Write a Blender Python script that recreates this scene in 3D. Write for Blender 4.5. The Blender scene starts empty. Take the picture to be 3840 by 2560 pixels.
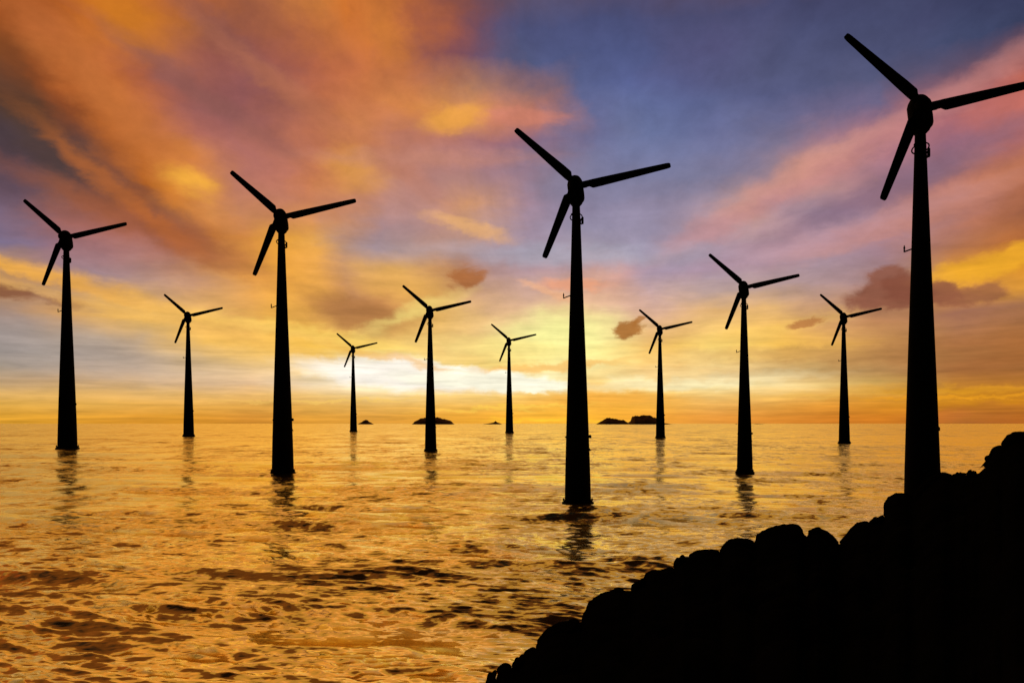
import bpy, bmesh, math, random
import numpy as np
from mathutils import Vector, Matrix, noise

# ------------------------------------------------------------------ camera
C = bpy.context.scene.collection
EYE = 6.0                                   # metres above the sea
cam = bpy.data.cameras.new('camera'); camo = bpy.data.objects.new('camera', cam); C.objects.link(camo)
camo.location = (0, 0, EYE); camo.rotation_euler = (math.radians(90), 0, 0)
cam.sensor_width = 36; cam.lens = 26.0; cam.shift_y = 0.0800
cam.clip_start = 0.1; cam.clip_end = 100000
bpy.context.scene.camera = camo

# ------------------------------------------------------------------ sun and exposure
SUN_AZ, SUN_EL = math.radians(3.6), math.radians(5.0)
sd = bpy.data.lights.new('sun', 'SUN'); sd.energy = 0.66; sd.angle = math.radians(106); sd.color = (1.0, .63, .16)
so = bpy.data.objects.new('sun', sd); C.objects.link(so)
so.rotation_euler = (math.radians(90) - SUN_EL, 0, math.pi - SUN_AZ)
vs = bpy.context.scene.view_settings
vs.view_transform = 'Standard'; vs.look = 'None'; vs.exposure = 0; vs.gamma = 1; vs.use_curve_mapping = False

# ------------------------------------------------------------------ sky: colour of the evening cloud deck by elevation row and azimuth
SKY_A = 36.0
SKY_T = [0, 0.01, 0.022, 0.036, 0.05, 0.064, 0.08, 0.1, 0.125, 0.15, 0.175, 0.205, 0.235, 0.265, 0.295, 0.325, 0.355, 0.385, 0.42, 0.455, 0.495, 0.54, 0.7, 1.2]
# red, green, blue (0-255) at 32 bearings from left to right, one row for each elevation
SKY_ROWS = [
    [(220,160,50), (221,159,50), (222,158,50), (224,156,50), (225,155,50), (225,155,50), (222,152,52), (216,146,54), (219,151,57), (224,158,59), (225,160,62), (225,160,64), (230,163,63), (237,168,61), (243,173,60), (248,178,60), (251,182,60), (254,187,60), (253,187,60), (248,177,60), (243,168,61), (236,161,63), (229,154,64), (227,149,59), (223,143,54), (215,135,48), (211,130,44), (214,130,41), (201,122,44), (180,110,50), (183,107,43), (185,105,40)],
    [(224,166,61), (224,165,61), (225,164,60), (226,162,60), (227,161,60), (227,161,59), (225,158,60), (221,153,62), (223,157,64), (227,164,67), (229,166,70), (229,167,73), (233,170,72), (239,174,69), (244,177,67), (248,181,66), (251,185,65), (253,187,64), (253,186,63), (249,179,63), (244,172,64), (238,166,69), (232,160,71), (229,155,65), (225,149,59), (218,141,53), (215,136,47), (217,136,43), (206,129,43), (189,119,45), (190,115,40), (191,114,38)],
    [(233,181,88), (232,180,87), (232,179,87), (232,178,87), (233,177,86), (234,176,84), (233,175,83), (232,173,82), (234,176,86), (237,182,90), (239,185,95), (241,188,99), (243,189,97), (245,190,93), (247,191,90), (249,192,87), (250,191,82), (251,189,76), (251,186,73), (249,184,73), (247,183,76), (243,182,86), (239,180,93), (235,173,85), (231,167,76), (229,159,65), (227,154,56), (225,151,48), (219,146,41), (211,141,34), (207,136,33), (206,134,32)],
    [(214,175,113), (218,176,112), (222,179,111), (226,181,113), (229,184,115), (232,186,114), (236,188,114), (239,190,115), (242,196,121), (245,203,129), (248,208,136), (250,213,142), (251,213,139), (251,211,133), (251,210,128), (251,209,123), (251,205,116), (251,199,105), (250,191,90), (251,195,96), (251,200,104), (249,204,119), (246,206,129), (243,199,120), (239,192,109), (235,180,92), (229,170,78), (220,161,67), (213,152,55), (207,141,43), (202,135,41), (200,132,40)],
    [(189,163,132), (194,165,132), (203,169,131), (211,176,136), (217,182,141), (224,187,144), (231,194,150), (238,200,157), (243,212,171), (248,224,186), (251,232,197), (253,238,206), (254,238,202), (254,235,195), (254,234,190), (254,235,186), (254,233,178), (254,227,163), (250,204,118), (252,216,140), (254,226,160), (253,233,173), (253,238,180), (252,231,172), (248,221,159), (235,201,132), (220,182,109), (205,165,94), (195,147,78), (188,128,60), (186,124,55), (184,121,52)],
    [(170,156,140), (177,159,141), (190,166,143), (201,173,146), (211,180,149), (219,187,149), (228,194,149), (237,201,149), (244,210,158), (249,221,170), (253,234,196), (255,244,217), (254,242,210), (254,236,194), (254,236,188), (253,238,187), (254,239,185), (255,240,183), (252,222,147), (252,225,157), (251,223,160), (251,230,170), (249,229,172), (243,217,160), (233,201,144), (218,182,124), (205,165,108), (193,148,94), (183,132,81), (173,117,68), (168,112,62), (166,110,60)],
    [(162,151,148), (168,155,148), (179,162,148), (190,167,148), (204,175,145), (221,186,135), (231,193,130), (239,197,124), (244,202,121), (249,207,119), (253,222,154), (255,235,185), (253,229,170), (251,218,141), (250,216,130), (250,219,131), (252,227,144), (255,241,170), (255,244,176), (250,225,152), (245,201,122), (245,208,134), (243,208,137), (234,196,126), (225,182,112), (217,173,106), (208,161,99), (196,147,92), (187,135,84), (179,124,75), (177,117,63), (177,114,56)],
    [(156,141,141), (166,147,139), (184,158,135), (196,167,135), (206,172,129), (229,184,109), (241,191,100), (243,193,100), (247,196,96), (249,199,91), (252,208,104), (254,219,122), (250,215,129), (244,205,130), (244,207,133), (248,216,137), (252,229,152), (255,248,178), (255,246,167), (249,221,140), (241,193,111), (245,200,111), (249,215,125), (250,209,113), (247,196,95), (238,185,94), (223,170,93), (203,151,91), (190,138,87), (179,125,84), (177,119,72), (176,117,68)],
    [(157,133,125), (168,137,119), (204,156,103), (227,178,103), (227,182,103), (233,185,104), (235,184,102), (233,180,100), (242,187,91), (235,180,87), (220,170,95), (226,178,101), (232,187,108), (237,193,116), (239,198,128), (237,201,139), (239,209,152), (245,224,166), (246,223,159), (238,204,147), (232,187,133), (238,192,123), (244,201,122), (244,198,113), (240,190,105), (226,175,108), (209,157,107), (190,137,95), (181,129,91), (167,116,93), (169,118,88), (176,124,82)],
    [(206,152,89), (190,146,103), (178,142,120), (202,161,116), (212,169,111), (221,174,111), (226,174,106), (227,170,97), (238,178,85), (225,166,84), (192,137,91), (199,140,87), (214,159,92), (231,181,103), (234,189,122), (225,183,141), (225,185,150), (234,194,150), (236,196,152), (227,186,156), (221,180,156), (228,184,138), (232,186,125), (230,184,122), (223,179,122), (207,164,127), (192,148,123), (179,132,108), (183,133,96), (200,140,76), (212,149,66), (222,157,59)],
    [(186,144,105), (185,142,108), (155,129,136), (162,135,141), (176,143,141), (194,152,130), (212,159,111), (228,165,87), (238,172,76), (234,171,87), (200,146,100), (214,156,94), (226,170,96), (220,168,98), (205,156,105), (203,163,138), (206,169,154), (214,173,152), (221,176,149), (219,174,153), (199,168,167), (195,166,160), (191,164,155), (189,162,155), (186,158,154), (179,151,152), (173,142,143), (169,132,126), (188,139,103), (221,153,64), (223,153,55), (220,148,50)],
    [(128,117,146), (140,119,141), (163,121,127), (171,123,124), (176,124,117), (175,120,100), (196,134,85), (221,152,77), (236,167,69), (237,172,87), (202,153,114), (210,163,114), (222,173,111), (206,155,103), (181,131,100), (181,146,141), (185,155,160), (190,155,157), (200,159,153), (202,162,157), (178,158,176), (173,154,174), (172,152,171), (174,152,168), (176,151,165), (174,149,162), (171,143,155), (167,133,142), (173,127,117), (180,119,82), (185,115,62), (184,112,55)],
    [(120,105,130), (136,108,122), (167,110,103), (166,107,96), (171,107,87), (177,109,73), (192,121,65), (209,139,73), (229,163,67), (229,168,85), (192,153,130), (172,150,156), (183,154,148), (190,151,136), (182,146,138), (173,149,158), (170,153,169), (171,157,173), (172,159,174), (169,158,176), (165,155,178), (175,155,171), (185,155,165), (186,155,161), (184,153,160), (174,149,162), (167,140,157), (168,131,141), (177,126,119), (188,124,100), (173,110,81), (160,100,75)],
    [(108,86,99), (107,85,98), (133,90,83), (145,91,73), (166,97,58), (206,129,63), (215,146,85), (200,137,98), (206,141,95), (212,146,96), (195,144,121), (177,143,145), (180,145,144), (187,145,136), (197,154,133), (182,150,150), (167,147,164), (162,149,170), (157,150,173), (156,148,172), (157,147,171), (166,148,166), (177,150,160), (198,158,154), (183,149,156), (161,138,156), (152,129,148), (168,126,132), (175,124,122), (177,121,113), (181,116,91), (195,119,83)],
    [(88,71,81), (86,70,80), (88,69,70), (108,74,66), (183,105,46), (225,144,59), (212,142,88), (194,130,107), (194,129,105), (203,133,97), (202,139,106), (191,140,126), (187,139,130), (188,139,127), (211,155,116), (192,148,135), (168,139,153), (156,139,160), (148,139,164), (147,139,164), (148,139,164), (152,140,162), (160,142,158), (178,148,152), (171,141,151), (186,144,143), (177,136,140), (161,125,138), (150,116,132), (153,111,120), (180,117,104), (185,116,102)],
    [(77,63,66), (88,68,69), (106,74,66), (167,96,51), (196,115,53), (215,137,70), (198,129,91), (186,121,108), (192,123,103), (203,129,89), (214,145,88), (204,144,109), (190,137,123), (182,134,127), (182,137,129), (172,135,139), (158,133,149), (146,133,154), (138,133,159), (135,133,162), (133,133,164), (133,132,162), (133,130,159), (138,129,154), (153,132,147), (190,142,137), (181,133,136), (171,123,133), (166,116,128), (155,110,128), (169,110,118), (179,112,111)],
    [(87,62,50), (103,68,50), (144,81,49), (195,110,51), (198,118,65), (188,116,88), (176,109,96), (171,109,101), (182,116,98), (198,125,90), (214,144,84), (205,139,100), (191,131,114), (182,129,121), (174,127,128), (166,125,135), (154,125,141), (138,124,148), (126,125,155), (124,127,161), (123,128,164), (122,126,162), (121,123,159), (124,122,154), (132,122,148), (153,124,143), (162,121,136), (162,116,130), (167,113,123), (172,110,116), (188,113,108), (194,113,102)],
    [(122,74,50), (127,75,47), (164,86,40), (196,113,57), (186,108,74), (174,105,86), (160,101,96), (158,100,98), (173,109,94), (193,120,90), (210,137,83), (204,132,92), (194,127,103), (189,127,111), (180,123,117), (170,118,122), (154,115,131), (130,115,142), (115,116,153), (114,121,159), (113,123,164), (112,120,160), (111,116,156), (111,114,151), (112,111,146), (115,108,140), (113,104,135), (112,104,135), (148,106,118), (154,102,109), (180,104,96), (190,106,86)],
    [(129,75,37), (143,81,44), (172,92,44), (180,99,55), (176,102,74), (164,99,87), (156,97,91), (150,94,93), (165,102,89), (185,112,85), (198,121,83), (207,129,82), (216,140,82), (224,153,86), (224,153,93), (215,140,100), (198,129,109), (154,118,128), (107,112,152), (107,115,157), (105,115,159), (102,111,154), (100,107,148), (99,104,144), (97,101,139), (93,97,133), (92,95,128), (90,93,125), (95,90,117), (102,87,110), (114,84,97), (79,73,96)],
    [(158,83,39), (156,85,41), (181,98,53), (197,113,52), (195,116,60), (174,106,76), (164,100,81), (153,92,84), (165,98,82), (185,108,78), (196,116,76), (204,122,74), (194,120,79), (183,122,90), (176,126,101), (165,120,109), (151,114,117), (124,108,130), (96,104,146), (95,104,149), (94,103,149), (95,100,143), (95,97,137), (93,95,132), (91,94,129), (87,91,125), (84,88,122), (81,85,118), (78,82,114), (71,78,110), (63,69,99), (59,63,93)],
    [(165,85,40), (168,88,42), (175,95,45), (194,110,43), (203,120,47), (190,114,59), (174,106,67), (155,94,74), (170,102,74), (195,117,72), (204,122,69), (209,124,66), (176,105,76), (139,88,94), (116,88,110), (98,92,122), (88,94,130), (87,94,134), (86,94,136), (85,93,136), (85,92,134), (89,91,130), (91,90,128), (89,90,126), (87,89,124), (81,85,120), (78,82,116), (76,80,113), (73,76,109), (68,72,104), (61,65,96), (58,62,92)],
    [(165,85,40), (168,88,42), (175,95,45), (193,110,42), (201,117,44), (190,109,55), (175,102,64), (159,96,70), (177,109,70), (205,128,67), (214,125,57), (203,119,62), (179,104,69), (152,90,79), (123,84,97), (97,86,117), (85,88,126), (83,88,127), (81,86,126), (80,85,124), (80,83,121), (83,84,120), (84,84,119), (81,82,117), (78,80,115), (77,79,113), (76,78,112), (75,78,110), (72,76,108), (68,72,104), (61,65,96), (58,62,92)],
    [(138,83,42), (139,84,43), (140,85,43), (144,88,43), (145,89,43), (143,88,46), (140,86,47), (137,85,49), (140,88,48), (147,92,48), (149,91,45), (143,88,47), (141,86,48), (140,85,48), (133,83,53), (125,83,58), (122,83,59), (121,83,59), (121,82,59), (121,82,58), (121,82,58), (121,82,58), (121,83,58), (121,82,58), (121,82,57), (120,82,57), (120,82,57), (120,82,57), (119,81,56), (119,80,55), (117,79,54), (117,78,53)],  # this row and the next: unseen overhead sky, browned for the sea's reflections
    [(113,68,34), (113,68,34), (113,68,34), (114,69,34), (114,69,34), (114,69,35), (113,69,35), (113,68,35), (113,69,35), (115,70,35), (115,70,34), (114,69,35), (114,69,35), (113,68,35), (112,68,36), (110,68,37), (110,68,37), (110,68,37), (110,68,37), (110,68,37), (110,68,37), (110,68,37), (110,68,37), (110,68,37), (110,68,37), (109,68,37), (109,68,37), (109,68,37), (109,68,37), (109,67,36), (109,67,36), (109,67,36)],
]
NISH = 0.012
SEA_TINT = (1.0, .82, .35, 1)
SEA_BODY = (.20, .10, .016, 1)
SEA_F = (.06, 5.0, .98, 2.9)
SEA_N = (.25, 5.0, .92, 2.2, 3.0, .75, 1.9, 1.9)
# outline of the shore: bearing in degrees, slope down from the eye
CREST = [(-2.088,0.35065),(-1.298,0.34206),(-1.206,0.33287),(-0.771,0.3274),(-0.376,0.32558),(-0.046,0.32788),(0.151,0.32374),(0.547,0.32189),(0.942,0.3099),(1.403,0.30479),(1.798,0.3029),(1.929,0.29368),(2.456,0.28209),(3.704,0.26982),(4.491,0.26818),(4.949,0.26342),(5.145,0.26518),(5.341,0.26395),(5.367,0.25775),(5.576,0.25354),(5.863,0.24083),(6.839,0.22827),(7.682,0.22397),(8.238,0.21866),(8.521,0.22078),(9.1,0.22088),(9.165,0.2163),(10.061,0.20554),(10.189,0.1998),(10.699,0.19495),(11.397,0.19449),(12.28,0.18937),(12.343,0.18258),(12.72,0.1785),(12.971,0.1725),(13.059,0.17311),(13.433,0.17284),(13.931,0.16734),(14.55,0.16533),(15.227,0.16436),(15.655,0.16557),(15.899,0.15763),(16.325,0.15067),(16.93,0.148),(17.71,0.14891),(18.128,0.1514),(18.247,0.14256),(18.721,0.13715),(19.544,0.13062),(20.127,0.12798),(20.706,0.12686),(21.223,0.12813),(21.452,0.13328),(21.737,0.14157),(21.793,0.13511),(22.19,0.1309),(22.528,0.12909),(22.753,0.13206),(23.088,0.13385),(23.477,0.13873),(23.842,0.14676),(24.194,0.13902),(24.576,0.12919),(25.011,0.12144),(25.549,0.11883),(25.763,0.11965),(25.977,0.11633),(26.348,0.11431),(26.623,0.10993),(26.633,0.1054),(26.665,0.09612),(26.927,0.08872),(27.397,0.08324),(28.119,0.0831),(28.426,0.0865),(28.933,0.07199),(29.535,0.06156),(29.932,0.05773),(30.376,0.05708),(30.766,0.05942),(31.154,0.05701),(31.539,0.05737),(31.872,0.05462),(32.128,0.05505),(32.486,0.04805),(32.813,0.03627),(32.952,0.0285),(33.137,0.02613),(33.46,0.02411),(33.524,0.01968),(33.734,0.0139),(34.142,0.00945),(34.698,0.00901),(35.343,0.00707),(36.21,0.00513),(37.226,0.00323),(38.861,0.00137),(41.916,0.00302)]

def lin(c):
    c = c / 255.0
    return c / 12.92 if c <= .04045 else ((c + .055) / 1.055) ** 2.4
def rgb(c): return tuple(lin(v) for v in c) + (1.0,)

class NT:
    """short-hand for building a node tree"""
    def __init__(s, tree): s.t = tree; s.n = tree.nodes; s.l = tree.links
    def add(s, kind, **kw):
        n = s.n.new(kind)
        for k, v in kw.items(): setattr(n, k, v)
        return n
    def put(s, sock, v):
        if isinstance(v, bpy.types.NodeSocket): s.l.new(v, sock)
        elif v is not None: sock.default_value = v
    def math(s, op, a, b=None, c=None, clamp=False):
        n = s.add('ShaderNodeMath', operation=op, use_clamp=clamp)
        for i, v in enumerate((a, b, c)):
            if v is not None: s.put(n.inputs[i], v)
        return n.outputs[0]
    def xyz(s, x, y, z):
        n = s.add('ShaderNodeCombineXYZ')
        for i, v in enumerate((x, y, z)): s.put(n.inputs[i], v)
        return n.outputs[0]
    def noise(s, vec, scale, detail=3.0, rough=.5, col=False, dist=0.0):
        n = s.add('ShaderNodeTexNoise'); s.put(n.inputs['Vector'], vec)
        n.inputs['Scale'].default_value = scale; n.inputs['Detail'].default_value = detail
        n.inputs['Roughness'].default_value = rough; n.inputs['Distortion'].default_value = dist
        return n.outputs['Color' if col else 'Fac']
    def maprange(s, v, a, b, c=0.0, d=1.0, mode='LINEAR'):
        n = s.add('ShaderNodeMapRange', interpolation_type=mode)
        for i, q in enumerate((v, a, b, c, d)): s.put(n.inputs[i], q)
        return n.outputs[0]
    def mix(s, fac, a, b, mode='MIX'):
        n = s.add('ShaderNodeMix', data_type='RGBA', blend_type=mode)
        s.put(n.inputs[0], fac); s.put(n.inputs[6], a); s.put(n.inputs[7], b)
        return n.outputs[2]
    def ramp(s, fac, stops, mode='LINEAR'):
        n = s.add('ShaderNodeValToRGB'); r = n.color_ramp; r.interpolation = mode
        while len(r.elements) < len(stops): r.elements.new(1.0)
        for e, (p, c) in zip(r.elements, stops): e.position = p; e.color = c
        s.put(n.inputs[0], fac)
        return n.outputs[0]

world = bpy.data.worlds.new('World'); bpy.context.scene.world = world; world.use_nodes = True
W = NT(world.node_tree); W.n.clear()
tc = W.add('ShaderNodeTexCoord'); sep = W.add('ShaderNodeSeparateXYZ'); W.l.new(tc.outputs['Generated'], sep.inputs[0])
dx, dy, dz = sep.outputs
az = W.math('ARCTAN2', dx, dy)
hor = W.math('SQRT', W.math('ADD', W.math('MULTIPLY', dx, dx), W.math('MULTIPLY', dy, dy)))
tz = W.math('MAXIMUM', W.math('DIVIDE', dz, W.math('MAXIMUM', hor, .02)), 0.0)
# where the sight line meets the cloud deck, in units of its height (clouds draw together towards the horizon)
dk = W.math('ADD', tz, .07)
px = W.math('DIVIDE', az, dk); py = W.math('DIVIDE', 1.0, dk)
lt = W.math('LOGARITHM', W.math('ADD', tz, .06), 2.71828)
Q = W.xyz(W.math('MULTIPLY', az, 2.6), W.math('MULTIPLY', lt, 1.5), 0.0)
wob = W.add('ShaderNodeSeparateXYZ'); W.l.new(W.noise(Q, 2.6, 8.0, .60, col=True, dist=.15), wob.inputs[0])
amp = W.math('ADD', .008, W.math('MULTIPLY', W.math('MINIMUM', tz, .5), .17))
def off(o, k): return W.math('MULTIPLY', W.math('SUBTRACT', o, .5), W.math('MULTIPLY', amp, k))
azw = W.math('ADD', az, W.math('ADD', off(wob.outputs[0], 1.5), W.math('MULTIPLY', W.math('SUBTRACT', wob.outputs[0], .5), .04)))
tzw = W.math('MAXIMUM', W.math('ADD', tz, off(wob.outputs[1], 1.1)), 0.0)
fa = W.math('ADD', .5, W.math('DIVIDE', azw, 2 * math.radians(SKY_A)), clamp=True)
sky = None
for i, row in enumerate(SKY_ROWS):
    cols = [(k / 31.0, tuple(lin(v) for v in row[k]) + (1.0,)) for k in range(32)]
    c = W.ramp(fa, cols)
    if sky is None: sky = c
    else: sky = W.mix(W.maprange(tzw, SKY_T[i-1], SKY_T[i]), sky, c)

def pix_dir(x, y):                           # bearing and slope of a direction
    a = math.atan((x - 1920) / 2773.0); return a, (1587.0 - y) / 2773.0 * math.cos(a)
azt = W.xyz(azw, tzw, 0.0)
f1 = W.add('ShaderNodeSeparateXYZ'); W.l.new(W.noise(W.xyz(az, W.math('MULTIPLY', tz, 1.7), 0.0), 22.0, 5.0, .62, col=True, dist=.3), f1.inputs[0])
azp = W.math('ADD', az, W.math('MULTIPLY', W.math('SUBTRACT', f1.outputs[0], .5), .052))
tzp = W.math('ADD', tz, W.math('MULTIPLY', W.math('SUBTRACT', f1.outputs[1], .5), .034))
aztp = W.xyz(azp, tzp, 0.0)
def cloud(x, y, w, h, rot, colour, strength=1.0, soft=.6):
    """one cloud or bright rift: an elliptical patch of sky with ragged edges"""
    global sky
    a, t = pix_dir(x, y)
    m = W.add('ShaderNodeMapping', vector_type='TEXTURE'); W.put(m.inputs[0], aztp)
    m.inputs['Location'].default_value = (a, t, 0); m.inputs['Rotation'].default_value = (0, 0, math.radians(rot))
    m.inputs['Scale'].default_value = (w / 2773.0, h / 2773.0, 1)
    l = W.add('ShaderNodeVectorMath', operation='LENGTH'); W.put(l.inputs[0], m.outputs[0])
    f = W.maprange(l.outputs['Value'], 1.0 + soft, 1.0 - soft, 0.0, strength, 'SMOOTHSTEP')
    sky = W.mix(f, sky, rgb(colour))
CLOUDS = [
 (3180,585,700,48,25,(210,145,138),.75,.7),(2960,655,260,36,24,(220,160,140),.7,.8),(3560,740,420,44,17,(215,137,95),.75,.7),(3100,880,420,40,12,(190,150,160),.6,.8),
 (3330,700,420,40,20,(140,110,130),.6,.8),
 (900,190,250,46,-38,(140,90,88),.6,.7),(720,330,290,38,-30,(148,98,92),.6,.8),(420,370,330,80,-43,(200,120,64),.75,.8),(1150,390,420,40,-33,(190,120,88),.6,.8),
 (250,610,330,50,-25,(80,67,75),.8,.7),(120,480,200,60,-48,(90,68,58),.6,.8),(560,850,360,44,-20,(160,95,65),.75,.8),(430,700,260,34,-38,(200,115,50),.6,.8),
 (1450,120,110,70,-70,(210,130,60),.7,.8),(470,60,120,60,-30,(205,125,40),.7,.8),(1330,640,90,60,-20,(220,155,82),.7,.8),
 (1600,600,360,30,2,(200,140,120),.6,.8),(2130,960,420,36,-2,(176,175,190),.6,.9),
 # x, y, half width, half height, tilt, colour, strength, softness
 (30,1105,70,22,-6,(140,90,65),.85,.5),(230,1130,70,14,-3,(150,105,78),.7,.6),
 (1330,1180,170,60,-14,(180,125,75),.75,.5),(1480,1060,150,60,-12,(235,180,95),.6,.6),
 (720,680,75,38,-20,(245,180,70),.8,.8),(1710,445,120,42,16,(240,170,80),.8,.6),(1960,440,150,34,-4,(210,135,115),.7,.45),
 (1760,850,150,28,-14,(235,180,120),.7,.6),
 (2150,1065,120,22,0,(245,170,130),.7,.5),(2060,1100,110,14,-22,(245,185,140),.6,.6),(2090,1245,190,70,6,(255,250,165),.85,.8),(2000,1310,300,34,-4,(255,234,145),.6,.8),
 (3750,980,260,40,12,(245,180,50),.75,.5),
 (1700,1395,330,34,-9,(255,252,236),.95,.35),(1980,1440,170,26,0,(255,252,224),.95,.3),(1420,1380,180,40,-4,(255,244,224),.8,.6),
 (1500,1345,330,16,-13,(250,190,95),.6,.6),(2050,1372,260,18,4,(250,190,100),.7,.5),
 (1100,1240,380,22,-8,(255,215,110),.6,.9),(820,1200,300,16,-9,(250,200,110),.5,.9),(1540,1180,170,24,22,(255,235,140),.55,.95),
 (420,1095,330,26,-13,(240,180,90),.55,.9),(120,1020,230,20,-14,(245,180,80),.75,.8),(520,1180,420,18,-11,(245,190,100),.5,.9),
 (2600,1430,380,22,3,(255,240,190),.75,.6),(2950,1400,300,12,2,(200,160,100),.5,.6),(2550,1395,220,13,0,(230,170,90),.55,.5),
 (3100,1330,420,24,-2,(185,140,85),.5,.7),(2900,1230,330,12,10,(255,210,110),.65,.6),
 (3680,1455,280,7,0,(245,175,40),.7,.7),(3600,1490,250,6,0,(240,165,40),.7,.7),
 (2300,1500,260,22,0,(245,175,70),.6,.6),
 (3560,1560,70,14,8,(205,120,55),.5,.6),(3700,1540,140,22,0,(180,110,50),.5,.7),
 (1250,1500,320,5,2,(255,210,110),.6,.7),(1900,1530,300,5,2,(255,210,90),.6,.7),
 (2080,1572,240,7,0,(255,200,60),.7,.7),
 (3050,1480,260,5,1,(245,195,95),.5,.7),
 (1480,1408,340,44,-6,(255,247,234),.95,.45),(1800,1425,300,34,-3,(255,250,226),.95,.4),
 (200,1300,420,70,-6,(170,160,154),.55,.8),(3700,1330,300,60,-2,(165,105,60),.5,.8),
 (3330,1110,120,52,-4,(142,88,69),.92,.28),(3320,1050,52,42,0,(150,96,78),.9,.3),(3400,1080,70,50,0,(140,85,67),.9,.3),(3265,1130,50,36,0,(154,100,80),.7,.5),
 (3525,1100,58,44,0,(146,90,70),.85,.3),(3560,1125,60,18,-8,(154,98,72),.7,.5),(3680,1100,62,28,0,(156,101,74),.75,.4),
 (2362,1236,44,28,15,(180,120,60),.95,.3),(2398,1205,24,14,40,(180,120,60),.8,.4),
 (3015,1205,58,15,10,(185,120,70),.8,.4),(1748,1045,66,38,10,(176,112,66),.9,.35),
]
CLOUDS = [q if q[3] > 13 or q[1] > 1485 else q[:3] + (q[3] * 1.6,) + q[4:6] + (q[6] * .6, .95) for q in CLOUDS]
CLOUDS = [q if q[5] not in ((210,145,138), (220,160,140), (215,137,95)) else q[:6] + (q[6] * .72, q[7]) for q in CLOUDS]
for q in CLOUDS: cloud(*q)
# streaks of the deck fanning out from the sunset, finer light and dark veils
fx = W.math('SUBTRACT', az, SUN_AZ); fy = W.math('SUBTRACT', tz, .02)
th_ = W.math('ARCTAN2', fy, fx); rho = W.math('LOGARITHM', W.math('ADD', W.math('SQRT', W.math('ADD', W.math('MULTIPLY', fx, fx), W.math('MULTIPLY', fy, fy))), .05), 2.71828)
st = W.noise(W.xyz(W.math('MULTIPLY', th_, 3.4), W.math('MULTIPLY', rho, 1.1), 7.0), 1.5, 6.0, .56, dist=.9)
st2 = W.noise(W.xyz(W.math('MULTIPLY', az, 3.0), W.math('MULTIPLY', W.math('LOGARITHM', W.math('ADD', tz, .045), 2.71828), 5.0), 1.0), 1.7, 7.0, .60, dist=1.0)
veil = W.math('ADD', W.math('MULTIPLY', W.math('SUBTRACT', st, .5), W.maprange(tz, .05, .3, .1, .30)), W.math('MULTIPLY', W.math('SUBTRACT', st2, .5), W.maprange(tz, .06, .3, .80, .10)))
st3 = W.noise(Q, 6.5, 7.0, .64, dist=.25)
veil = W.math('ADD', veil, W.math('MULTIPLY', W.math('SUBTRACT', st3, .5), .55))
veil = W.math('ADD', 1.0, veil)
gm = W.add('ShaderNodeGamma'); W.put(gm.inputs[0], sky); gm.inputs[1].default_value = 1.07
vm = W.add('ShaderNodeVectorMath', operation='SCALE'); W.put(vm.inputs[0], gm.outputs[0]); W.put(vm.inputs['Scale'], veil)
deckcol = vm.outputs[0]
bgc = W.add('ShaderNodeBackground'); W.put(bgc.inputs[0], deckcol); bgc.inputs[1].default_value = 1.0
nish = W.add('ShaderNodeTexSky'); nish.sky_type = 'NISHITA'; nish.sun_disc = False
nish.sun_elevation = SUN_EL; nish.sun_rotation = SUN_AZ
bgn = W.add('ShaderNodeBackground'); W.put(bgn.inputs[0], nish.outputs[0]); bgn.inputs[1].default_value = NISH
side = W.maprange(W.math('ABSOLUTE', az), math.radians(65), math.radians(115), 1.0, 0.0, 'SMOOTHSTEP')
top = W.maprange(tz, 1.5, 5.0, 1.0, 0.0, 'SMOOTHSTEP')
ms = W.add('ShaderNodeMixShader'); W.put(ms.inputs[0], W.math('MULTIPLY', side, top))
W.l.new(bgn.outputs[0], ms.inputs[1]); W.l.new(bgc.outputs[0], ms.inputs[2])
wo = W.add('ShaderNodeOutputWorld'); W.l.new(ms.outputs[0], wo.inputs[0])
world.cycles.sampling_method = 'MANUAL'; world.cycles.sample_map_resolution = 512

# ------------------------------------------------------------------ materials
def mat(name, base, rough=.6, bump=None, vary=None, metal=0.0, spec=.3):
    m = bpy.data.materials.new(name); m.use_nodes = True; t = NT(m.node_tree)
    b = t.n['Principled BSDF']; b.inputs['Roughness'].default_value = rough; b.inputs['Metallic'].default_value = metal
    b.inputs['Specular IOR Level'].default_value = spec
    g = t.add('ShaderNodeTexCoord').outputs['Object']
    n = t.noise(g, (vary or 3.0), 6.0, .6)
    c0 = tuple(v * .7 for v in base) + (1,); c1 = tuple(v * 1.25 for v in base) + (1,)
    t.put(b.inputs['Base Color'], t.ramp(n, [(.3, c0), (.7, c1)]))
    if bump:
        bn = t.add('ShaderNodeBump'); bn.inputs['Strength'].default_value = bump[1]; bn.inputs['Distance'].default_value = bump[2]
        t.put(bn.inputs['Height'], t.noise(g, bump[0], 8.0, .6)); t.put(b.inputs['Normal'], bn.outputs[0])
    return m
M_TOWER = mat('turbine_silhouette_black', (.004, .004, .0035), .8, vary=14, spec=0.02)  # really white paint; the backlit darkness is put into the base colour
M_BLADE = mat('blade_silhouette_black', (.004, .004, .0035), .8, vary=20, spec=0.02)  # blades too: silhouette shade held in a near-black base colour
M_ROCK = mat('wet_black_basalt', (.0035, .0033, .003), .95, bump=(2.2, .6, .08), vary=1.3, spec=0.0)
M_TREES = mat('island_forest_hazed', (.20, .10, .035), .9, vary=.02, spec=.05)  # brown base lightened to imitate haze over the distance
M_ISLE = mat('island_ground', (.10, .06, .03), .9, vary=.02, spec=.05)

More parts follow.
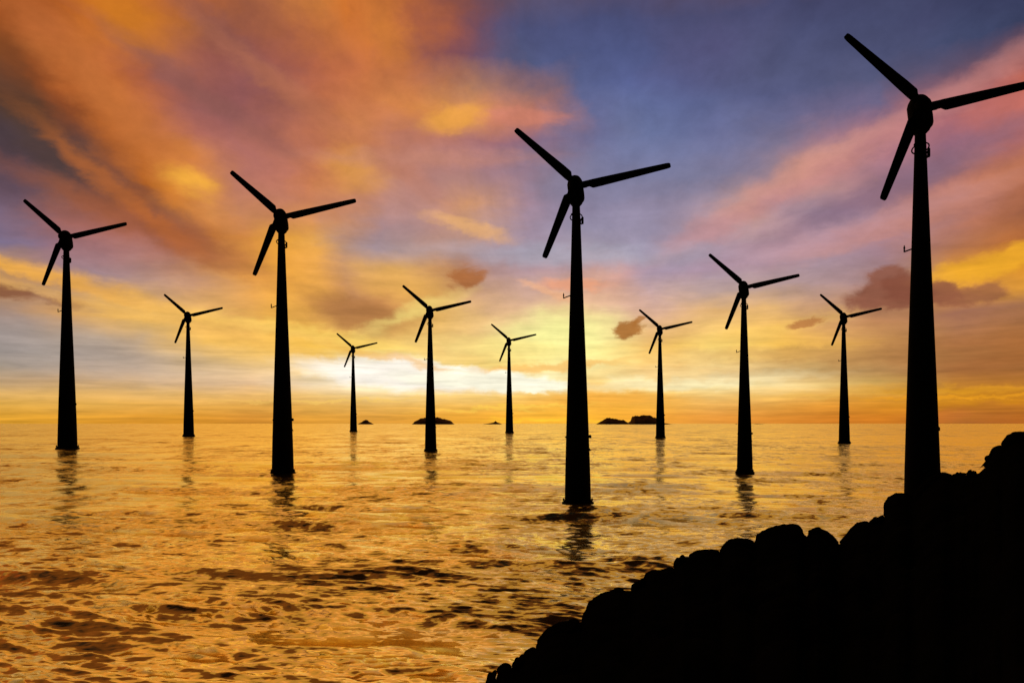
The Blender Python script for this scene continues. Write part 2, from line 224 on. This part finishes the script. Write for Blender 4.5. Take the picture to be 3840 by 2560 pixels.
def sea_material():
    m = bpy.data.materials.new('sunset_sea'); m.use_nodes = True; t = NT(m.node_tree); t.n.clear()
    g = t.add('ShaderNodeNewGeometry').outputs['Position']
    nrm = t.add('ShaderNodeNewGeometry').outputs['Normal']
    mp = t.add('ShaderNodeMapping'); t.put(mp.inputs[0], g); mp.inputs['Rotation'].default_value = (0, 0, math.radians(-8)); mp.inputs['Scale'].default_value = (.38, 1, .3)
    # slopes of wavelets at every size, from gusts on the far water down to ripples
    n1 = t.noise(mp.outputs[0], SEA_N[0], SEA_N[1], SEA_N[2], col=True, dist=.25)
    n2 = t.noise(mp.outputs[0], SEA_N[3], SEA_N[4], SEA_N[5], col=True, dist=.2)
    mf = t.add('ShaderNodeMapping'); t.put(mf.inputs[0], g); mf.inputs['Rotation'].default_value = (0, 0, math.radians(-5)); mf.inputs['Scale'].default_value = (1.0, .6, .3)
    n0 = t.noise(mf.outputs[0], SEA_F[0], SEA_F[1], SEA_F[2], col=True, dist=.2)
    def vm(op, a_, b_=None, s=None):
        n = t.add('ShaderNodeVectorMath', operation=op); t.put(n.inputs[0], a_)
        if b_ is not None: t.put(n.inputs[1], b_)
        if s is not None: n.inputs['Scale'].default_value = s
        return n.outputs[0]
    def slope(n, k): return vm('MULTIPLY', vm('SUBTRACT', n, (.5, .5, .5)), (k * .28, k, 0.0))
    N = vm('NORMALIZE', vm('ADD', nrm, vm('ADD', slope(n0, SEA_F[3]), vm('ADD', slope(n1, SEA_N[6]), slope(n2, SEA_N[7])))))
    fr = t.add('ShaderNodeFresnel'); fr.inputs['IOR'].default_value = 1.45; t.put(fr.inputs['Normal'], N)
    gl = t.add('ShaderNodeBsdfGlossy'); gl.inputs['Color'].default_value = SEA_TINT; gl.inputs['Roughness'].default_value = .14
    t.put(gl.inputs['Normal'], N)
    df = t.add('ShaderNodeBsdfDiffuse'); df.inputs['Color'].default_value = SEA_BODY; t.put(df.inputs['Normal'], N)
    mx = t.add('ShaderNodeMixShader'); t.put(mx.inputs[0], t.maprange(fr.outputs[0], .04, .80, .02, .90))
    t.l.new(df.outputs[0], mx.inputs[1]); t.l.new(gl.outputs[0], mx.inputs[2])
    o = t.add('ShaderNodeOutputMaterial'); t.l.new(mx.outputs[0], o.inputs[0])
    return m

# ------------------------------------------------------------------ helpers
def link(name, me, m, parent=None, smooth=True):
    me.materials.append(m)
    if smooth: me.polygons.foreach_set('use_smooth', [True] * len(me.polygons))
    o = bpy.data.objects.new(name, me); C.objects.link(o); o.parent = parent
    return o
def obj(name, bm, m, parent=None, smooth=True, sharp=None):
    bmesh.ops.recalc_face_normals(bm, faces=bm.faces)
    me = bpy.data.meshes.new(name); bm.to_mesh(me); bm.free()
    o = link(name, me, m, parent, smooth)
    if sharp: me.set_sharp_from_angle(angle=math.radians(sharp))
    return o
def tag(o, label=None, cat=None, group=None, kind=None):
    for k, v in (('label', label), ('category', cat), ('group', group), ('kind', kind)):
        if v: o[k] = v
    return o
def loft(bm, rings, caps=True):
    vs_ = [[bm.verts.new(p) for p in r] for r in rings]
    n = len(rings[0])
    for a, b in zip(vs_, vs_[1:]):
        for i in range(n): bm.faces.new((a[i], a[(i+1) % n], b[(i+1) % n], b[i]))
    if caps: bm.faces.new(vs_[0][::-1]); bm.faces.new(vs_[-1])
def tube(bm, path, r, n=12, closed=False):
    path = [Vector(p) for p in path]; rings = []
    L = len(path)
    for i, p in enumerate(path):
        a = path[(i-1) % L] if (closed or i > 0) else p; b = path[(i+1) % L] if (closed or i < L-1) else p
        d = (b - a).normalized(); u = d.orthogonal().normalized() if i == 0 else (u - d * u.dot(d)).normalized(); w = d.cross(u)
        rr = r[i] if isinstance(r, (list, tuple)) else r
        rings.append([p + (u * math.cos(k * 2 * math.pi / n) + w * math.sin(k * 2 * math.pi / n)) * rr for k in range(n)])
    if closed: rings.append(rings[0]); 
    loft(bm, rings, not closed)
    if closed: bmesh.ops.remove_doubles(bm, verts=bm.verts, dist=1e-7)
def capsule(bm, c, r, h, axis=Vector((0, 0, 1)), n=16):
    prof = [(-h/2 - r*math.cos(a), r*math.sin(a)) for a in np.linspace(.15, math.pi/2, 6)] + [(h/2 + r*math.cos(a), r*math.sin(a)) for a in np.linspace(math.pi/2, .15, 6)]
    tube(bm, [Vector(c) + axis * q[0] for q in prof], [q[1] for q in prof], n)

# ------------------------------------------------------------------ the sea: one sheet to the horizon with real waves
def sea():
    rs = np.random.RandomState(11)
    fpx = 739.5
    ds = np.concatenate([np.arange(330, 40, -.62), np.arange(40, 2, -.5), np.arange(2, .12, -.08)])
    r = np.concatenate([[4, 6, 8, 9.5, 11, 12.5], fpx * EYE / ds, [60000.]])
    a1 = np.radians(np.arange(-37.5, 37.5, .085)); a2 = np.radians(np.arange(37.5, 322.4, 1.5))
    a = np.concatenate([a1, a2]); nr, na = len(r), len(a)
    R_, A_ = np.meshgrid(r, a, indexing='ij')
    X = R_ * np.sin(A_); Y = R_ * np.cos(A_)
    dr = np.gradient(r)[:, None]
    da = np.where(np.arange(na) < len(a1), math.radians(.085), math.radians(1.5))[None, :] * R_
    H = np.zeros_like(X); DX = np.zeros_like(X); DY = np.zeros_like(X)
    # patchiness of the chop
    def low(s, seed):
        q = np.random.RandomState(seed); o = 0
        for k in range(7):
            th = q.uniform(0, math.pi); kk = 2*math.pi/(s*q.uniform(.6, 1.7)); o = o + np.sin(kk*(X*math.cos(th)*.6+Y*math.sin(th)*1.3)+q.uniform(0, 6.28))
        return o / 2.6
    g1 = np.clip(.85 + .45 * low(16, 3), .25, 1.9); g2 = np.clip(.9 + .45 * low(7, 5), .25, 2.0)
    bands = [(90, 26, 14, .020, .35), (26, 9, 16, .030, .25), (8, 3.2, 20, .105, .20), (3.2, 1.3, 34, .11, .22), (1.3, .55, 46, .115, .26), (.55, .25, 44, .15, .34)]
    for bi, (l0, l1, n, slope, spread) in enumerate(bands):
        l0_, l1_ = math.log(l0), math.log(l1)
        for k in range(n):
            lam = math.exp(rs.uniform(l1_, l0_)); kk = 2*math.pi/lam
            th = rs.normal(math.radians(-97 if bi < 3 else -104), spread)
            cx, cy = math.cos(th), math.sin(th)
            am = slope / kk * math.sqrt(2.0 / n) * rs.uniform(.6, 1.4)
            cell = np.maximum(dr * abs(cy) + 0*X, da * abs(cx))
            f = np.clip((lam / np.maximum(cell, 1e-6) - 2.2) / 2.5, 0, 1)
            g = (g1 if bi in (2, 3) else g2 if bi > 3 else 1.0)
            ph = kk * (X*cx + Y*cy) + rs.uniform(0, 6.283)
            A = am * f * g
            H += A * np.sin(ph); c = A * np.cos(ph) * (.9 if bi < 3 else .7)
            DX += c * cx; DY += c * cy
    H[R_ > 30000] = 0
    X = X + DX; Y = Y + DY
    co = np.stack([X, Y, H], -1).reshape(-1, 3)
    co = np.concatenate([co, [[0, 0, 0]]])
    i = np.arange(nr - 1)[:, None] * na; j = np.arange(na)[None, :]; j2 = (j + 1) % na
    q = np.stack([i + j, i + j2, i + na + j2, i + na + j], -1).reshape(-1, 4)[:, ::-1]
    tri = np.stack([np.arange(na), (np.arange(na)+1) % na, np.full(na, len(co)-1)], -1)
    me = bpy.data.meshes.new('sea')
    nl = q.size + tri.size
    me.vertices.add(len(co)); me.vertices.foreach_set('co', co.ravel())
    me.loops.add(nl); me.loops.foreach_set('vertex_index', np.concatenate([q.ravel(), tri.ravel()]))
    me.polygons.add(len(q)+len(tri))
    me.polygons.foreach_set('loop_start', np.concatenate([np.arange(len(q))*4, q.size + np.arange(len(tri))*3]))
    me.update(calc_edges=True); me.validate()
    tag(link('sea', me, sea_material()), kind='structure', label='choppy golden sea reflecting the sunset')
sea()

# ------------------------------------------------------------------ rocky shore
def crest_m(a):                              # slope of the sight line to the shore's outline at a bearing
    return np.interp(a, CR_A, CR_M)
_cr = sorted([(-60, 0.6), (-30, 0.6), (-14, 0.52), (-6, 0.43), (-2.5, 0.375)] + CREST + [(60, -0.01), (120, 0.02), (200, 0.1)])
CR_A = np.radians([c[0] for c in _cr]); CR_M = np.array([c[1] for c in _cr])
def crest_d(a): return np.interp(np.degrees(a), [-12, 0, 6, 12, 20, 28, 34.7, 45, 60, 90, 130], [12, 14.6, 15.6, 17, 19.5, 20.5, 18.5, 16, 14, 12, 10])
def shore():
    az_ = np.radians(np.concatenate([np.arange(-60, -4, .5), np.arange(-4, 40, .12), np.arange(40, 200, 1.0)])); u = np.concatenate([np.linspace(.04, 1, 90), 1 + np.linspace(.01, .55, 30)])
    win = [math.radians(v) for v in (-.12, 0, .12)]
    def m_at(a):
        m = max(float(crest_m(a + w)) for w in win)
        return m
    bm = bmesh.new(); G = []
    for a in az_:
        D = float(crest_d(a)); m = m_at(a) + .002; row = []
        for uu in u:
            d = D * uu
            if uu <= 1: z = EYE - m * d - 1.9 * (1 - uu) ** .8 * (1 if uu < 1 else 0)
            else:
                zc = EYE - m * D; z = zc - (uu - 1) * D * .9 - ((uu - 1) * D) ** 2 * .25
            x, y = d * math.sin(a), d * math.cos(a)
            v = noise.voronoi(Vector((x * .9 + .35 * noise.noise(Vector((x, y, 2))), y * .9, z * .5)))[0][0]; n = noise.fractal(Vector((x * .7, y * .7, 4)), .9, 2.0, 5)
            fade = min(1, abs(uu - 1) * 4 + .0)
            z += (-v * .45 + min(n, 0) * .18) * fade
            row.append(bm.verts.new((x, y, max(z, -1.5))))
        G.append(row)
    for a, b in zip(G, G[1:]):
        for i in range(len(u) - 1): bm.faces.new((a[i], a[i+1], b[i+1], b[i]))
    c = bm.verts.new((0, 0, 4.0))
    for a, b in zip(G, G[1:]): bm.faces.new((c, a[0], b[0]))
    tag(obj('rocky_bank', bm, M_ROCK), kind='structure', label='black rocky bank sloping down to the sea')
shore()

def boulder(i0, i1, label, k):
    rs = random.Random(50 + k)
    sec = CREST[i0:i1+1]; am = math.radians((sec[0][0] + sec[-1][0]) / 2); D = float(crest_d(am)) + (.35 if k % 2 else -.1)
    lat = Vector((math.cos(am), -math.sin(am), 0)); rad = Vector((math.sin(am), math.cos(am), 0))
    P = [((math.radians(a) - am) * D, EYE - m * D) for a, m in sec]
    w = P[-1][0] - P[0][0]; zt = max(p[1] for p in P)
    cx = (P[0][0] + P[-1][0]) / 2; cz = min(sum(p[1] for p in P) / len(P), (P[0][1] + P[-1][1]) / 2 + .1 * w) - .12 * w
    pol = sorted(((math.atan2(z - cz, x - cx), math.hypot(x - cx, z - cz)) for x, z in P), key=lambda q: q[0])
    th = [q[0] for q in pol]; rr = [q[1] for q in pol]
    gap0, gap1 = th[-1], th[0] + 2 * math.pi
    ex = [(gap0 + (gap1 - gap0) * f, rr[-1] + (rr[0] - rr[-1]) * f) for f in (.2, .35, .5, .65, .8)]
    ex = [(t, max(.50 * w, min(r, .75 * w + .1))) for t, r in ex]
    T_ = np.array(th + [e[0] for e in ex]); R_ = np.array(rr + [e[1] for e in ex])
    n = 96; ts = np.linspace(-math.pi, math.pi, n, endpoint=False)
    rad_ = np.interp(ts, np.concatenate([T_ - 2*math.pi, T_, T_ + 2*math.pi]), np.concatenate([R_, R_, R_]))
    for q in range(n):                        # keep the buried side of the stone below the outline of its neighbours
        for _ in range(40):
            x_, z_ = cx + rad_[q] * math.cos(ts[q]), cz + rad_[q] * math.sin(ts[q])
            if z_ <= EYE - float(crest_m(am + x_ / D)) * D + .01 or rad_[q] < .08: break
            rad_[q] *= .94
    rad_ = (np.roll(rad_, 1) + rad_ * 4 + np.roll(rad_, -1)) / 6
    dep = max(.5 * w * rs.uniform(.8, 1.1), .25)
    base = rad * D + lat * cx; base.z = cz
    bm = bmesh.new(); rings = []
    for f in np.linspace(-86, 86, 23):
        f = math.radians(f); c, s = math.cos(f) ** .72, math.sin(f)
        ring = []
        for t, r in zip(ts, rad_):
            p = Vector((r * c * math.cos(t), s * dep, r * c * math.sin(t)))
            nn = noise.fractal(Vector((p.x, p.y, p.z)) * 2.2 + Vector((k * 9.1, 0, 0)), .8, 2.1, 5)
            p *= 1 + .10 * min(nn, 0) * (1 if abs(f) > .2 else .0) - .02 * (abs(f) > .2)
            ring.append(lat * p.x + rad * p.y + Vector((0, 0, p.z)))
        rings.append(ring)
    loft(bm, rings)
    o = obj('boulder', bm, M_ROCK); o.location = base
    tag(o, label, 'boulder', 'boulders along the shore')
BOULDERS = [
 (0, 2, 'black boulder cut by the bottom edge, lowest of the shore outline'),
 (2, 5, 'small knobbly black boulder just above the lowest one at the bottom edge'),
 (5, 8, 'small low black rock between the knobbly lowest boulder and the steep slab'),
 (7, 10, 'black slab with a steep left side below the long humped boulder'),
 (10, 16, 'long humped black boulder low on the shore, small knob on its right end'),
 (17, 24, 'large rounded black boulder with a steep left face beneath the flat rocks'),
 (25, 27, 'low wedge-shaped black rock lying right of the large steep-faced boulder'),
 (27, 31, 'flat-topped long black rock halfway up the shore outline'),
 (31, 35, 'small round-shouldered black rock at the right end of the flat-topped one'),
 (36, 40, 'low wide black rock left of the smooth dome boulder'),
 (40, 45, 'smooth black dome boulder left of the biggest boulder'),
 (45, 53, 'biggest smooth black boulder of the middle shore, with a deep notch on its right'),
 (53, 60, 'pointed black boulder between the notch and the V-shaped gap'),
 (60, 65, 'sloping black boulder rising right of the V-shaped gap'),
 (65, 68, 'small black rock at the foot of the round boulder beside the nearest tower'),
 (68, 74, 'round black boulder overhanging at the left foot of the nearest turbine tower'),
 (74, 79, 'black boulder directly before the foot of the nearest turbine tower'),
 (79, 81, 'low black rock humped to the right of the nearest turbine tower'),
 (81, 83, 'small black rock at the foot of the tall slope on the right'),
 (83, 88, 'steep black boulder climbing to the highest rock on the right'),
 (88, 94, 'highest black boulder at the right edge, rounded top just below the horizon'),
]
for k, (i0, i1, lab) in enumerate(BOULDERS): boulder(i0, i1, lab, k)

# ------------------------------------------------------------------ far islands
def island(x0, x1, prof, dist, label, seed):
    """x0..x1 bearings in px-like units of 1/2773 rad; prof = (fraction, height) pairs in the same unit"""
    k = dist / 2773.0; w = (x1 - x0) * k; cxm = ((x0 + x1) / 2 - 1920) * k
    fr = [p[0] for p in prof]; hh = [p[1] * k for p in prof]; dep = w * .35
    nx, ny = 90, 24
    for part in ('ground', 'trees'):
        bm = bmesh.new(); G = []
        for i in range(nx + 1):
            f = i / nx; h = np.interp(f, fr, hh); row = []
            for j in range(ny + 1):
                v = j / ny * 2 - 1; e = max(0.0, 1 - v * v) ** .6
                x = (f - .5) * w; y = v * dep
                if part == 'ground': z = h * e * .8 - 1.0
                else:
                    n = noise.cell(Vector((x * .06, y * .05, seed))); n2 = noise.noise(Vector((x * .13, y * .1, seed)))
                    z = h * e * (.93 + .10 * n + .10 * n2) - (1.0 if h * e > 1.5 else 4.0)
                    z = z if h > 4 * k else -3.0
                row.append(bm.verts.new((cxm + x, dist + y, z)))
            G.append(row)
        for a, b in zip(G, G[1:]):
            for i in range(ny): bm.faces.new((a[i], a[i+1], b[i+1], b[i]))
        if part == 'ground': tag(obj('island', bm, M_ISLE), kind='structure', label=label)
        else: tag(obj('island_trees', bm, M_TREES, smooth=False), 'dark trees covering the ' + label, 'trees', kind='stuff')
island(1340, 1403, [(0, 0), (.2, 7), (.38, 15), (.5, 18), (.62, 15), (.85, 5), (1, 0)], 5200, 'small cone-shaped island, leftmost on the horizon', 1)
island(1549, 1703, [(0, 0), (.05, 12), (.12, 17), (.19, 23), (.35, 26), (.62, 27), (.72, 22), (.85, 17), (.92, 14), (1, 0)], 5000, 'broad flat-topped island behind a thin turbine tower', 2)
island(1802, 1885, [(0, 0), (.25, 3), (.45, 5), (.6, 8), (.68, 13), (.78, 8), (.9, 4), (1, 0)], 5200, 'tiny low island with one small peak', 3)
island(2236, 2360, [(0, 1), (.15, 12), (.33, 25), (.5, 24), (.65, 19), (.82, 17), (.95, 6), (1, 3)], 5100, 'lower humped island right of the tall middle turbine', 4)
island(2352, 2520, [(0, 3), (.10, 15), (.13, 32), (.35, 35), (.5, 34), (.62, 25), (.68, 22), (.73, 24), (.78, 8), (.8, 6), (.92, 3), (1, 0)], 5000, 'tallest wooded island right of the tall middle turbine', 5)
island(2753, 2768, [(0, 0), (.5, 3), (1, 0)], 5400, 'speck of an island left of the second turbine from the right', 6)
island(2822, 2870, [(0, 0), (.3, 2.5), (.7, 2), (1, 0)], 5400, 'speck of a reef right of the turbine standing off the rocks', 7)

# ------------------------------------------------------------------ wind turbines (built one unit tall, then scaled to metres)
GROUP = 'wind turbines standing in the sea'
def turbine():
    root = bpy.data.objects.new('wind_turbine', None); C.objects.link(root)
    # tower
    prof = [(-.03, .0400), (0.0, .0400), (.011, .0400), (.10, .0380), (.264, .0330), (.40, .0284), (.589, .0218), (.70, .0184), (.80, .0152), (.905, .0119), (.925, .0117)]
    bm = bmesh.new(); n = 48
    loft(bm, [[(-.006 * max(z, 0) + r * math.cos(k*2*math.pi/n), r * math.sin(k*2*math.pi/n), z) for k in range(n)] for z, r in prof])
    obj('tower', bm, M_TOWER, root, sharp=40)
    # foot flange with lugs and bolts
    bm = bmesh.new()
    loft(bm, [[(r * math.cos(k*2*math.pi/n), r * math.sin(k*2*math.pi/n), z) for k in range(n)] for z, r in ((-.02, .0488), (.003, .0488), (.0032, .0455), (.0075, .0440), (.010, .0402))])
    fl = obj('base_flange', bm, M_TOWER, root, sharp=35)
    for k in range(10):
        a = k * math.pi / 5; bm = bmesh.new(); capsule(bm, (.0435 * math.cos(a), .0435 * math.sin(a), .0105), .0026, .004); obj('bolt', bm, M_TOWER, fl)
    # door lamps and cleats low on the tower
    bm = bmesh.new(); capsule(bm, (.0372, 0, .203), .0042, .0025); tube(bm, [(.030, 0, .1995), (.0415, 0, .1995)], .0012); obj('work_lamp', bm, M_TOWER, root)
    bm = bmesh.new(); capsule(bm, (-.0372, 0, .2015), .0022, .001, Vector((1, 0, 0))); obj('cleat', bm, M_TOWER, root)
    bm = bmesh.new(); loft(bm, [[(.034, -.002, .160), (.034, .002, .160), (.034, .002, .168), (.034, -.002, .168)], [(.0405, -.0008, .1595), (.0405, .0008, .1595), (.037, .0008, .1665), (.037, -.0008, .1665)]]); obj('cleat', bm, M_TOWER, root)
    # sensor arm
    bm = bmesh.new(); r = .0207
    tube(bm, [(-.020, 0, .6345), (-.0437, 0, .6255)], .0017); arm = obj('sensor_arm', bm, M_TOWER, root)
    bm = bmesh.new(); tube(bm, [(-.0437, 0, .6245), (-.0437, 0, .634)], .0017); capsule(bm, (-.0437, 0, .6350), .0021, .0022); capsule(bm, (-.0437, 0, .6392), .0011, .002); obj('wind_sensor', bm, M_TOWER, arm)
    # ring and hanging lamp just under the nacelle
    bm = bmesh.new()
    zc = .8725; R = .0182
    tube(bm, [(-.0053 + R*math.cos(a), R*math.sin(a), zc - .0068*math.sin(a)) for a in np.linspace(0, 2*math.pi, 40, endpoint=False)], .0017, 8, True)
    rg = obj('service_ring', bm, M_TOWER, root)
    bm = bmesh.new(); capsule(bm, (.0142, -.001, .862), .0034, .0165); tube(bm, [(.0118 - .0035*math.sin(a)*1.0, -.001, .8575 + .0075*math.cos(a)) for a in np.linspace(0, math.pi, 12)], .0015, 8); obj('hanging_lamp', bm, M_TOWER, rg)
    bm = bmesh.new(); capsule(bm, (-.0190, 0, .8815), .0022, .0028, Vector((.4, 0, 1)).normalized()); obj('clamp', bm, M_TOWER, rg)
    # nacelle: tall rounded housing seen end on, narrowing to the yaw collar
    def lx(x): return (x - 740) / 7747.0 - .0056
    def lz(y): return 1 - (y - 235) / 7747.0
    outline = [(955, 645, 842), (930, 626, 864), (905, 606, 886), (872, 590, 893), (866, 585, 905), (830, 574, 931), (800, 569, 938), (770, 565, 940), (650, 556, 930), (540, 541, 911), (450, 530, 898), (380, 546, 884), (320, 573, 850), (285, 597, 822), (262, 625, 797), (245, 662, 760), (237, 700, 730)]
    bm = bmesh.new(); rings = []
    for y, xa, xb in outline:
        w = (xb - xa) / 2 / 7747.0; c = lx((xa + xb) / 2); dpt = w * 1.1; ring = []
        for k in range(40):
            a = k*2*math.pi/40; cs, sn = math.cos(a), math.sin(a); q = (abs(cs)**2.5 + abs(sn)**2.5) ** (-1/2.5)
            ring.append((c + w*cs*q, dpt*sn*q, lz(y)))
        rings.append(ring)
    loft(bm, rings); nac = obj('nacelle', bm, M_TOWER, root, sharp=45)
    # hub with its rounded spinner on the front of the nacelle
    bm = bmesh.new(); hx, hz = -.0105, 1 - .0325; rings = []
    for y, r in ((-.004, .0185), (-.022, .0185), (-.027, .0172), (-.032, .0140), (-.0355, .0085), (-.037, .003)):
        rings.append([(hx + r*math.cos(k*2*math.pi/36), y, hz + r*math.sin(k*2*math.pi/36)) for k in range(36)])
    loft(bm, rings); hb = obj('hub', bm, M_TOWER, root)
    # blades: origin, bearing in the rotor plane, length, where the chord is widest
    def bx(x, y): return Vector(((x - 609) / 2685.0 - .0055, -.015, 1 - (y - 464) / 2685.0))
    for ox, oy, deg, Rb, sh_ in ((617, 563, 12.6, .2896, .155), (596, 536, 138.1, .2425, .125), (593, 546, 247.7, .2425, .185)):
        a = math.radians(deg); er = Vector((math.cos(a), 0, math.sin(a))); et = Vector((-math.sin(a), 0, math.cos(a))); ez = Vector((0, 1, 0))
        bm = bmesh.new(); rings = []
        r0 = sh_ - .062
        #       radius, leading edge, trailing edge, thickness, twist
        st_ = [(.030, .0090, -.0094, .0175, 0), (r0, .0090, -.0094, .0168, 0), (r0 + .006, .0092, -.0086, .0150, 4), (r0 + .028, .0094, -.0090, .012, 8), (sh_ - .004, .0100, -.0146, .0095, 8),
               (sh_ + .012, .0101, -.0152, .0085, 8), (.25, .0101, -.0148, .0075, 8), (.40, .0097, -.0133, .0058, 6), (.60, .0091, -.0113, .0042, 4), (.80, .0085, -.0093, .0030, 2), (.955, .0080, -.0078, .0022, 1),
               (.985, .0073, -.0070, .0018, 1), (1.0, .0050, -.0048, .0012, 1)]
        for fr, le, te, tk, tw in st_:
            le *= 1.13; te *= 1.13; ring = []; N = 20; tw = math.radians(tw)
            for k in range(N):
                s = k * 2 * math.pi / N; c_ = math.cos(s)
                x = (le + te)/2 + (le - te)/2 * c_
                sn = math.sin(s) * (1 if fr < .1 else (.55 + .45*c_))
                y = tk/2 * sn
                ring.append(bx(ox, oy) + er * (fr * Rb) + et * (x*math.cos(tw) - y*math.sin(tw)) + ez * (x*math.sin(tw) + y*math.cos(tw)))
            rings.append(ring)
        loft(bm, rings); obj('blade', bm, M_BLADE, root)
    return root

def copy_tree(o, parent=None):
    c = o.copy(); C.objects.link(c); c.parent = parent
    for ch in list(o.children): copy_tree(ch, c)
    return c
proto = turbine()
# foot bearing, drop of the foot below the horizon, height: all as multiples of 1/2773 of the distance
TURBINES = [
 (251.4, 1680.5, 861.0, 'black turbine at the far left, its reflection dark on the water'),
 (707.0, 1634.5, 1166.8, 'small black turbine between the far left one and the large left one'),
 (1059.5, 1774.5, 779.0, 'large black turbine left of the middle, blade tip above the orange cloud'),
 (1325.5, 1617.5, 1293.6, 'smallest black turbine, beside the cone-shaped island'),
 (1615.0, 1690.5, 1144.5, 'black turbine in front of the broad flat-topped island'),
 (1910.5, 1622.5, 1263.2, 'second smallest black turbine, left of the tall middle one'),
 (2167.5, 1886.5, 653.0, 'tall black turbine in the middle of the sea, before the brightest sky'),
 (2477.0, 1641.5, 1218.0, 'small black turbine at the right end of the wooded islands'),
 (2794.0, 1770.5, 1051.0, 'medium black turbine between the wooded islands and the rocks'),
 (3167.0, 1661.5, 1170.0, 'small black turbine just left of the huge right one'),
 (3463.0, 1928.0, 348.0, 'huge black turbine rising behind the black boulders, blade cut by the right edge'),
]
for i, (x, yb, yt, lab) in enumerate(TURBINES):
    o = proto if i == 0 else copy_tree(proto)
    dist = EYE * 2773.0 / (yb - 1587.0)
    # the flange's front edge touches the measured line, so the axis stands half its width further off
    s = dist / 2773.0 * (yb - yt)
    o.location = ((x - 1920) / 2773.0 * (dist + .008 * s), dist + .012 * s, 0); o.scale = (s, s, s); o.rotation_euler = (0, 0, 0)
    tag(o, lab, 'wind turbine', GROUP)
